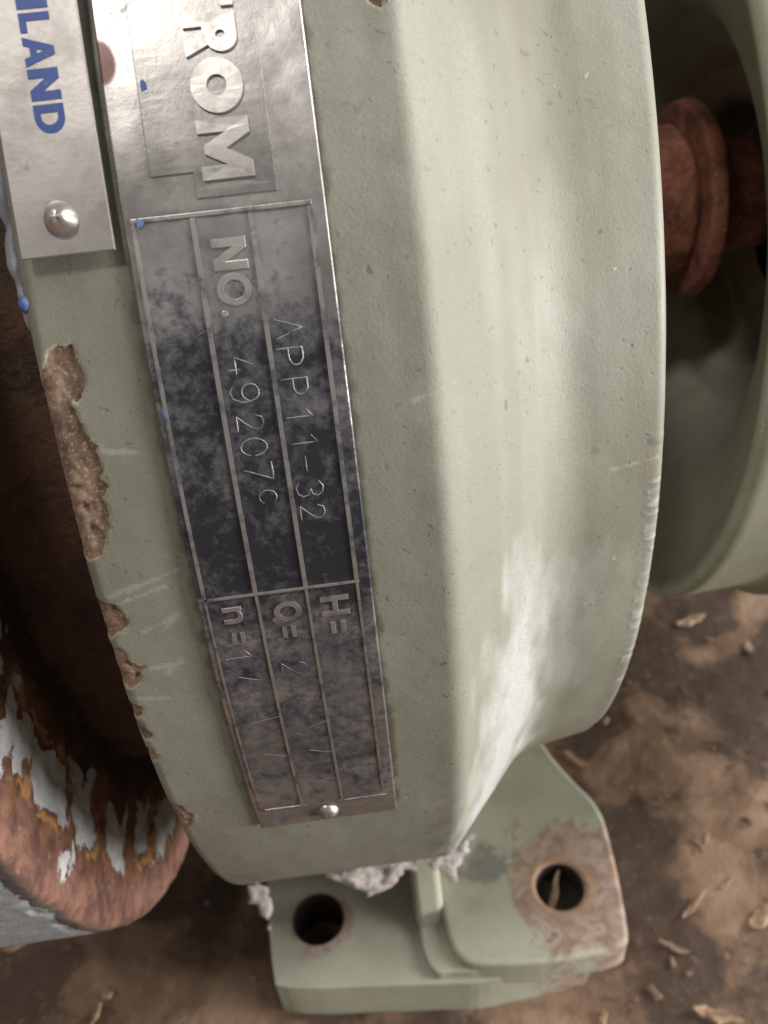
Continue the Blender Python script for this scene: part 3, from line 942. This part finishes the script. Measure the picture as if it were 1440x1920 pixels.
# field names
for g, x0, x1, a0, a1 in (('N', 0.1478, 0.1745, -28.5, -27.15), ('O', 0.1478, 0.1740, -27.02, -25.66), ('.', 0.1485, 0.1535, -25.5, -25.22),
                          ('H', 0.1912, 0.2164, -11.06, -9.85), ('=', 0.1975, 0.2106, -9.45, -8.7), ('Q', 0.150, 0.1745, -11.05, -9.85), ('=', 0.1547, 0.1664, -9.55, -8.85),
                          ('n', 0.1057, 0.1230, -11.15, -10.15), ('=', 0.1100, 0.1210, -9.55, -8.85)):
    put_glyph(g, 'letter' if g not in '=.' else 'mark', x0, x1, a0, a1, RT, 0.0017 if a0 < -20 else 0.0012, M_EDGE if a0 > -20 else M_LETTER, plate, 0.0007)

# hand stamped characters, thin bright lines
STAMP = {
    'A': [[(0, 0), (.5, 1), (1, 0)]],
    'P': [[(0, 0), (0, 1), (.6, 1), (.92, .88), (1, .72), (.9, .55), (.6, .46), (.02, .46)]],
    '1': [[(.2, .78), (.75, 1), (.75, 0)]],
    '-': [[(0, .5), (1, .5)]],
    '3': [[(.05, .85), (.4, 1), (.8, .95), (1, .76), (.85, .58), (.5, .53)], [(.5, .53), (.9, .44), (1, .22), (.8, .05), (.4, 0), (.05, .14)]],
    '2': [[(.02, .72), (.2, .96), (.6, 1), (.95, .85), (.9, .6), (.5, .3), (.02, .02)], [(.02, .02), (1, .0)]],
    '4': [[(.55, 1), (.0, .3), (1, .3)], [(.75, .5), (.75, .02)]],
    '9': [arc(.45, .70, .45, .30, 0, 350, 20), [(.93, .72), (.95, .35), (.7, .05), (.3, 0), (.08, .12)]],
    '0': [arc(.5, .5, .5, .5, 0, 345, 28)],
    '7': [[(0, 1), (1, 1), (.35, 0)]],
    'c': [arc(.5, .5, .5, .5, 40, 330, 18)],
}
for g, x0, x1, a0, a1, wd in (('A', 0.1870, 0.2079, -24.88, -24.0, .9), ('P', 0.1855, 0.2057, -23.577, -22.8, 1), ('P', 0.1858, 0.2063, -22.21, -21.48, 1), ('1', 0.1862, 0.2069, -20.95, -20.3, 1),
                              ('1', 0.1862, 0.2085, -19.7, -19.05, 1), ('-', 0.190, 0.203, -18.62, -17.85, .9), ('3', 0.1856, 0.2078, -17.38, -16.6, .8), ('2', 0.1862, 0.2065, -16.16, -15.4, .7),
                              ('4', 0.1465, 0.1665, -23.46, -22.7, 1), ('9', 0.1452, 0.1677, -22.22, -21.38, .9), ('2', 0.1466, 0.1676, -20.82, -20.1, .9), ('0', 0.1466, 0.1675, -19.71, -18.9, 1),
                              ('7', 0.1455, 0.1688, -18.55, -17.7, 1.15), ('c', 0.1547, 0.1689, -17.16, -16.45, .8), ('1', 0.0995, 0.1232, -8.5, -7.7, .9), ('2', 0.1475, 0.170, -7.15, -6.25, .55)):
    stroke('stamped_character', [[(x0 + v * (x1 - x0), a0 + u * (a1 - a0)) for u, v in ln] for ln in STAMP[g]], RT, 0.00078 * wd, M_STAMP, plate)
for ln in ([(0.106, -2.9), (0.138, -3.3)], [(0.112, -0.2), (0.137, 0.4)], [(0.155, -1.9), (0.183, -2.5)], [(0.157, 0.0), (0.182, 0.5)], [(0.107, -6.6), (0.125, -6.2)], [(0.128, -24.6), (0.135, -24.75)]):
    stroke('scratch_mark', [ln], RT, 0.0007, M_STAMP, plate)


def rivet(name, x, a, r0, rad, hgt, mat, parent, slot=False):
    """domed drive rivet head, flat collar at the base"""
    n_ = 28
    prof_ = [(1.0, -0.10), (1.0, 0.06), (0.96, 0.22), (0.86, 0.46), (0.68, 0.72), (0.45, 0.90), (0.22, 0.985), (0.0, 1.0)]
    V, F = [], []
    for k, (q, h_) in enumerate(prof_):
        for i in range(n_):
            t_ = 2 * math.pi * i / n_
            wob = 1 + 0.05 * math.sin(3 * t_ + 1) * q
            V.append(cyl(x + rad * q * wob * math.cos(t_), a + rad * q * wob * math.sin(t_) / ARC, r0 + hgt * h_ * (1 + 0.06 * math.cos(2 * t_))))
            if k:
                F.append(((k - 1) * n_ + i, (k - 1) * n_ + (i + 1) % n_, k * n_ + (i + 1) % n_, k * n_ + i))
    return link(name, mesh(name, V, F), mat, parent)


rgf = random.Random(4)
for fx, fa_, fw, fl_ in ((0.3005, -38.75, 0.0042, 1.05), (0.3025, -38.2, 0.0028, 0.7), (0.2975, -39.6, 0.0035, 0.6)):
    lpf = [(fl_ * math.cos(q) * rgf.uniform(0.7, 1.1), fw * math.sin(q) * rgf.uniform(0.6, 1.2)) for q in np.linspace(0, 2 * math.pi, 18, endpoint=False)]
    bend_poly('paint_flake', [lpf], lambda u: fa_ + u, lambda v: fx + v, 0.9975, 0.0065, M_DUST, cover, 0.0012)

rivet('rivet', 0.1632, 7.05, RT, 0.0118, 0.0085, M_RIVET, plate)
# flecks of blue paint on the raised grid
for (x, a, wx, wa) in ((0.099, -29.5, 0.0035, 0.16), (0.1165, -34.9, 0.003, 0.2), (0.0925, -21.35, 0.0016, 0.22)):
    bend_poly('paint_fleck', [[(wa * math.cos(t) * (1 + .35 * math.sin(3 * t + x * 90)), wx * math.sin(t) * (1 + .3 * math.cos(2 * t))) for t in np.linspace(0, 2 * math.pi, 14, endpoint=False)]],
              lambda u: a + u, lambda v: x + v, RT + 0.0008, 0.0013, M_BLUE, plate)

# ------------------------------------------------------------------ flat aluminium tag (stands off the curved rim)
TA = -31.2                       # angle where the flat tag is tangent


def tag_pt(x, s, h):
    """flat tag plane: s along the tangent (radii, positive downward), h height above the plane"""
    a = math.radians(TA)
    n_ = np.array([0, -math.cos(a), -math.sin(a)])
    t_ = np.array([0, math.sin(a), -math.cos(a)])
    return np.array([x, 0, 0]) + n_ * (1.0075 + h - 0.10 * max(0, -s - 0.03) ** 1.5 * 0.6) + t_ * s


def s_of(a):
    return math.tan(math.radians(a - TA))


tx0, tx1 = 0.0100, 0.0790
nsx, nss = 22, 70
sx = np.linspace(tx0, tx1, nsx)
ssv = np.linspace(s_of(-48), s_of(-28.45), nss)
top = np.array([[tag_pt(x + 0.0, s, 0.0045 + 0.0009 * math.sin(s * 26 + x * 20)) for s in ssv] for x in sx])
bot = np.array([[tag_pt(x, s, 0.0005 + 0.0009 * math.sin(s * 26 + x * 20)) for s in ssv] for x in sx])
V = np.concatenate([top.reshape(-1, 3), bot.reshape(-1, 3)])
F = []
N_ = nsx * nss
for i in range(nsx - 1):
    for j in range(nss - 1):
        k = i * nss + j
        F.append((k, k + 1, k + nss + 1, k + nss))
        F.append((N_ + k, N_ + k + nss, N_ + k + nss + 1, N_ + k + 1))
for i in range(nsx - 1):
    for j in (0, nss - 1):
        k = i * nss + j
        F.append((k, k + nss, N_ + k + nss, N_ + k) if j == 0 else (k + nss, k, N_ + k, N_ + k + nss))
for j in range(nss - 1):
    for i in (0, nsx - 1):
        k = i * nss + j
        F.append((k + 1, k, N_ + k, N_ + k + 1) if i == 0 else (k, k + 1, N_ + k + 1, N_ + k))
tag = link('maker_tag', mesh('maker_tag', V, F), M_TAG, ROOT, False, (0.0009, 2))
tag['label'] = 'small flat aluminium tag printed with blue letters, riveted beside the nameplate'


def tag_glyph(g, x0, x1, a0, a1):
    loops = GLYPH[g]
    us = [u for lp in loops for u, v in lp]
    bm_ = bmesh.new()
    ed = []
    s0, s1 = s_of(a0), s_of(a1)
    u0, u1 = min(us), max(us)
    for lp in loops:
        vv = [bm_.verts.new((x0 + v * (x1 - x0), s0 + (u - u0) / (u1 - u0) * (s1 - s0), 0)) for u, v in lp]
        ed += [bm_.edges.new((vv[i], vv[(i + 1) % len(vv)])) for i in range(len(vv))]
    bmesh.ops.triangle_fill(bm_, use_beauty=True, use_dissolve=False, edges=ed)
    for f in bm_.faces:
        if f.normal.z < 0:
            f.normal_flip()
    r_ = bmesh.ops.extrude_face_region(bm_, geom=list(bm_.faces))
    for v in r_['geom']:
        if isinstance(v, bmesh.types.BMVert):
            v.co.z = 0.0005
    for v in bm_.verts:
        x, s, z = v.co
        v.co = Vector(tag_pt(x, s, 0.0045 + 0.0009 * math.sin(s * 26 + x * 20) - 0.0003 + z * 1.6)) * S
    bmesh.ops.recalc_face_normals(bm_, faces=bm_.faces)
    me_ = bpy.data.meshes.new('printed_letter')
    bm_.to_mesh(me_)
    bm_.free()
    link('printed_letter', me_, M_INK, tag, False)


for g, a0, a1 in (('N', -39.4, -38.2), ('L', -38.05, -37.3), ('A', -37.15, -36.0), ('N', -35.9, -34.66), ('D', -34.5, -33.35)):
    tag_glyph(g, 0.0368, 0.0585, a0, a1)
rivet('rivet', 0.0432, -29.95, 1.0105, 0.0128, 0.0155, M_RIVET, tag)


# ------------------------------------------------------------------ sealant bead squeezed out along the rim edge
def tube(name, pts, radii, mat, parent, n_=10):
    pts = np.asarray(pts, float)
    T = np.gradient(pts, axis=0)
    T /= np.linalg.norm(T, axis=1)[:, None]
    up = np.array([0.31, 0.2, 0.93])
    V, F = [], []
    for i, (p, t_, r_) in enumerate(zip(pts, T, radii)):
        u = np.cross(t_, up); u /= np.linalg.norm(u)
        v = np.cross(t_, u)
        for k in range(n_):
            q = 2 * math.pi * k / n_
            V.append(p + r_ * (u * math.cos(q) + v * math.sin(q)))
            if i:
                F.append(((i - 1) * n_ + k, (i - 1) * n_ + (k + 1) % n_, i * n_ + (k + 1) % n_, i * n_ + k))
    F.append(tuple(range(n_))[::-1])
    F.append(tuple(range((len(pts) - 1) * n_, len(pts) * n_)))
    return link(name, mesh(name, V, F), mat, parent)


ba = np.arange(-52, -25.4, 0.22)
bn = fbm(np.stack([ba * 0.8, ba * 0, ba * 0], -1), 4)
bn2 = fbm(np.stack([ba * 1.1 + 50, ba * 0, ba * 0], -1), 4)
bead = tube('sealant_bead', cyl(0.000 + 0.003 * bn2, ba, 0.991 + 0.003 * bn), (0.0055 + 0.0022 * bn) * np.clip((-25.3 - ba) / 0.8, 0.25, 1), M_BEAD, ROOT)
bb = np.linspace(-27.1, -26.4, 9)
tube('blue_blob', cyl(0.002 + 0 * bb, bb, 0.994 + 0 * bb), 0.0066 * np.sqrt(np.clip(1 - ((bb + 26.75) / 0.42) ** 2, 0.04, 1)), M_BLUE, bead)


# ------------------------------------------------------------------ loose things
def lump(name, c, rx, ry, rz, seed, mat, spiky=0.5, sub=3):
    bm_ = bmesh.new()
    bmesh.ops.create_icosphere(bm_, subdivisions=sub, radius=1)
    P_ = np.array([v.co for v in bm_.verts])
    k = 1 + spiky * fbm(P_ * 1.7 + seed, 4)
    for v, q, kk in zip(bm_.verts, P_, k):
        v.co = (q[0] * rx * kk * S, q[1] * ry * kk * S, q[2] * rz * kk * S)
    me_ = bpy.data.meshes.new(name)
    bm_.to_mesh(me_)
    bm_.free()
    o = link(name, me_, mat, None)
    o.location = Vector(c) * S
    return o


def shard(name, c, ln, wd, th, rot, tilt, mat, seed, bend=0.1):
    """torn flat splinter: tapered, bent strip with ragged edges"""
    rg = random.Random(seed)
    n_ = 9
    V, F = [], []
    for i in range(n_):
        t_ = i / (n_ - 1) * 2 - 1
        wv = wd * (1 - abs(t_) ** 2.2 * 0.75) * (0.75 + 0.5 * rg.random())
        z = bend * ln * (t_ * t_ - 0.3) * 0.5
        off = wd * 0.35 * (rg.random() - 0.5)
        for (a, b) in ((-wv + off, 0), (wv + off, 0), (wv * 0.8 + off, th), (-wv * 0.8 + off, th * (0.7 + 0.5 * rg.random()))):
            V.append((t_ * ln, a, z + b))
        if i:
            o = 4 * i
            for k in range(4):
                F.append((o - 4 + k, o - 4 + (k + 1) % 4, o + (k + 1) % 4, o + k))
    F.append((3, 2, 1, 0))
    o = 4 * (n_ - 1)
    F.append((o, o + 1, o + 2, o + 3))
    ob = link(name, mesh(name, V, F), mat, None, False)
    ob.location = Vector(c) * S
    ob.rotation_euler = (rg.uniform(-.15, .15), tilt, rot)
    return ob


def tagit(o, label, cat, group=None):
    o['label'] = label
    o['category'] = cat
    if group:
        o['group'] = group
    return o


GW = 'pale wood chips on the floor'
zf = ZG + 0.004
for i, (x, y, ln, wd, rot, lab) in enumerate((
        (1.215, 0.215, 0.062, 0.024, 0.3, 'pale wood chip on the floor just below the bearing housing'),
        (1.338, 0.085, 0.030, 0.016, 1.3, 'small upright-looking wood chip at the right edge of the floor'),
        (0.745, -0.205, 0.044, 0.018, -0.8, 'curled tan wood chip behind the notch of the rusty lug'),
        (1.040, -0.675, 0.050, 0.028, 0.6, 'thick tan wood chip at the right edge, level with the bolt hole'),
        (0.825, -0.712, 0.042, 0.011, -0.6, 'thin tan splinter just right of the lug corner'),
        (1.000, -0.585, 0.030, 0.008, 0.5, 'small orange splinter right of the rusty lug'),
        (0.865, -0.860, 0.062, 0.022, -0.4, 'broad pale wood chip at the bottom right corner'),
        (0.930, -0.745, 0.011, 0.007, 1.2, 'tiny white chip lying right of the lug near the bottom'),
        (0.905, -0.625, 0.060, 0.009, 0.62, 'long grey splinter lying on floor right of the lug'),
        (-0.440, -0.632, 0.015, 0.014, 0.4, 'small pale chip on the floor below the rusty casing flange'),
        (-0.462, -0.676, 0.034, 0.007, 1.15, 'thin pale splinter at the bottom left of the floor'),
        (-0.672, -0.492, 0.035, 0.012, 0.3, 'tan chip on the floor at the left edge under the grey flange'))):
    tagit(shard('wood_chip', (x, y, zf + 0.002), ln * 0.8, wd * 0.7, 0.005, rot, random.uniform(-.1, .1), M_WOOD, 40 + i, 0.25), lab, 'wood chip', GW)

tagit(shard('wood_splinter', (0.565, -0.632, -1.175), 0.058, 0.0085, 0.008, 1.15, -0.30, M_WOOD, 5, 0.0), 'pale wooden splinter stuck in the rusty right bolt hole', 'splinter')

# loose litter nobody could count
rg = np.random.default_rng(3)
V, F = [], []
cnt = 0
while cnt < 800:
    x, y = rg.uniform(-1.0, 2.0), rg.uniform(-1.2, 1.0)
    if -0.09 < x < 0.75 and y > -0.80:
        continue
    if vnoise(np.array([[x * 3.2, y * 3.2, 4.0]]))[0] < rg.uniform(-0.5, 0.6):
        continue
    cnt += 1
    k_ = rg.random() ** 2.2
    ln, wd, an = 0.004 + 0.014 * k_, (0.002 + 0.009 * k_) * rg.uniform(0.4, 1.3), rg.uniform(0, 6.28)
    z = ZG + rg.uniform(0.0, 0.006)
    c_, s_ = math.cos(an), math.sin(an)
    b = len(V)
    for (p, q, h_) in ((-ln, -wd, 0), (ln, -wd * .4, 0.002), (ln * .9, wd, 0.002), (-ln * .8, wd * .7, 0), (-ln * .8, -wd * .6, .004), (ln * .8, -wd * .3, .005), (ln * .7, wd * .7, .005), (-ln * .6, wd * .5, .004)):
        V.append((x + p * c_ - q * s_, y + p * s_ + q * c_, z + h_))
    for f in ((3, 2, 1, 0), (4, 5, 6, 7), (0, 1, 5, 4), (1, 2, 6, 5), (2, 3, 7, 6), (3, 0, 4, 7)):
        F.append(tuple(b + k for k in f))
lit = link('wood_litter', mesh('wood_litter', V, F), mat_plain('litter_wood', (0.055, 0.033, 0.02), (0.34, 0.22, 0.14), 75), None, False)
lit['kind'] = 'stuff'
lit['label'] = 'scattered wood crumbs and dirt on the floor'

GD = 'clumps of pale dust caught under the drum'


def crust(name, pts, depth, seed):
    """ragged crumbly crust: closed outline in the x-z plane filled with a fine lumpy cushion"""
    pts = np.array(pts)
    x0, z0 = pts.min(0)
    x1, z1 = pts.max(0)
    st_ = 0.0035
    gx = np.arange(x0 - .01, x1 + .01, st_)
    gz = np.arange(z0 - .01, z1 + .01, st_)
    U, W_ = np.meshgrid(gx, gz, indexing='ij')
    q = np.stack([U.ravel(), W_.ravel()], 1)
    nn = fbm(np.stack([q[:, 0] * 60, q[:, 1] * 60, q[:, 0] * 0 + seed], 1), 4)
    d = -sdf(q, pts) + 0.014 * nn
    hgt = np.where(d > 0, np.sqrt(np.clip(d / 0.02, 0, 1)) * depth * (0.6 + 0.8 * fbm(np.stack([q[:, 0] * 42, q[:, 1] * 42, q[:, 0] * 0 + seed + 5], 1), 5)), 0)
    inside = (d > 0).reshape(U.shape)
    H2 = hgt.reshape(U.shape)
    core = inside.copy()
    for da_, db_ in ((1, 0), (-1, 0), (0, 1), (0, -1), (1, 1), (-1, -1), (1, -1), (-1, 1)):
        core &= np.roll(np.roll(inside, da_, 0), db_, 1)
    hgt = np.where(core, H2, -0.0006).ravel()
    idx = -np.ones(U.shape, int)
    V_, F_ = [], []
    for sgn in (-1, 1):
        base = len(V_)
        k = 0
        for a_ in range(U.shape[0]):
            for b_ in range(U.shape[1]):
                idx[a_, b_] = base + k
                h = hgt[a_ * U.shape[1] + b_]
                V_.append((U[a_, b_], sgn * (h + 0.0006), W_[a_, b_]))
                k += 1
        for a_ in range(U.shape[0] - 1):
            for b_ in range(U.shape[1] - 1):
                if inside[a_, b_] and inside[a_ + 1, b_] and inside[a_, b_ + 1] and inside[a_ + 1, b_ + 1]:
                    f_ = (idx[a_, b_], idx[a_ + 1, b_], idx[a_ + 1, b_ + 1], idx[a_, b_ + 1])
                    F_.append(f_ if sgn < 0 else f_[::-1])
    bm_ = bmesh.new()
    bv = [bm_.verts.new(Vector(v) * S) for v in V_]
    for f_ in F_:
        bm_.faces.new([bv[i_] for i_ in f_])
    bmesh.ops.delete(bm_, geom=[v for v in bm_.verts if not v.link_faces], context='VERTS')
    me_ = bpy.data.meshes.new(name)
    bm_.to_mesh(me_)
    bm_.free()
    return link(name, me_, M_DUST, None)


o = crust('dust_clump', [(-0.085, 0.03), (0.0, 0.045), (0.075, 0.05), (0.092, 0.02), (0.06, 0.0), (0.035, -0.028), (0.0, -0.034), (-0.03, -0.012)], 0.020, 2.0)
o.location = Vector((0.172, -0.625, -1.005)) * S
o.scale = (1.2, 0.7, 1.0)
o.rotation_euler = (-0.45, 0, 0)
tagit(o, 'wide pale dust clump under the drum, above the left bolt hole', 'dust clump', GD)
o = crust('dust_clump', [(-0.05, 0.03), (-0.02, 0.045), (0.02, 0.06), (0.05, 0.065), (0.035, 0.03), (0.022, 0.004), (0.03, -0.02), (0.008, -0.006), (0.0, -0.04), (-0.014, -0.012), (-0.04, 0.0)], 0.016, 7.0)
o.location = Vector((0.350, -0.628, -0.985)) * S
o.scale = (1.2, 0.7, 1.0)
o.rotation_euler = (-0.5, 0, 0.1)
tagit(o, 'pale dust clump where the rib meets the drum', 'dust clump', GD)
o = crust('dust_clump', [(-0.018, 0.03), (0.016, 0.034), (0.022, 0.018), (0.012, 0.006), (0.010, -0.03), (0.002, -0.062), (-0.004, -0.03), (-0.010, 0.0), (-0.024, 0.008)], 0.008, 11.0)
o.location = Vector((-0.050, -0.612, -1.055)) * S
o.scale = (1.2, 1.0, 1.7)
o.rotation_euler = (-0.2, 0, 0)
tagit(o, 'small hanging tuft of pale dust at the left end of drum', 'dust clump', GD)
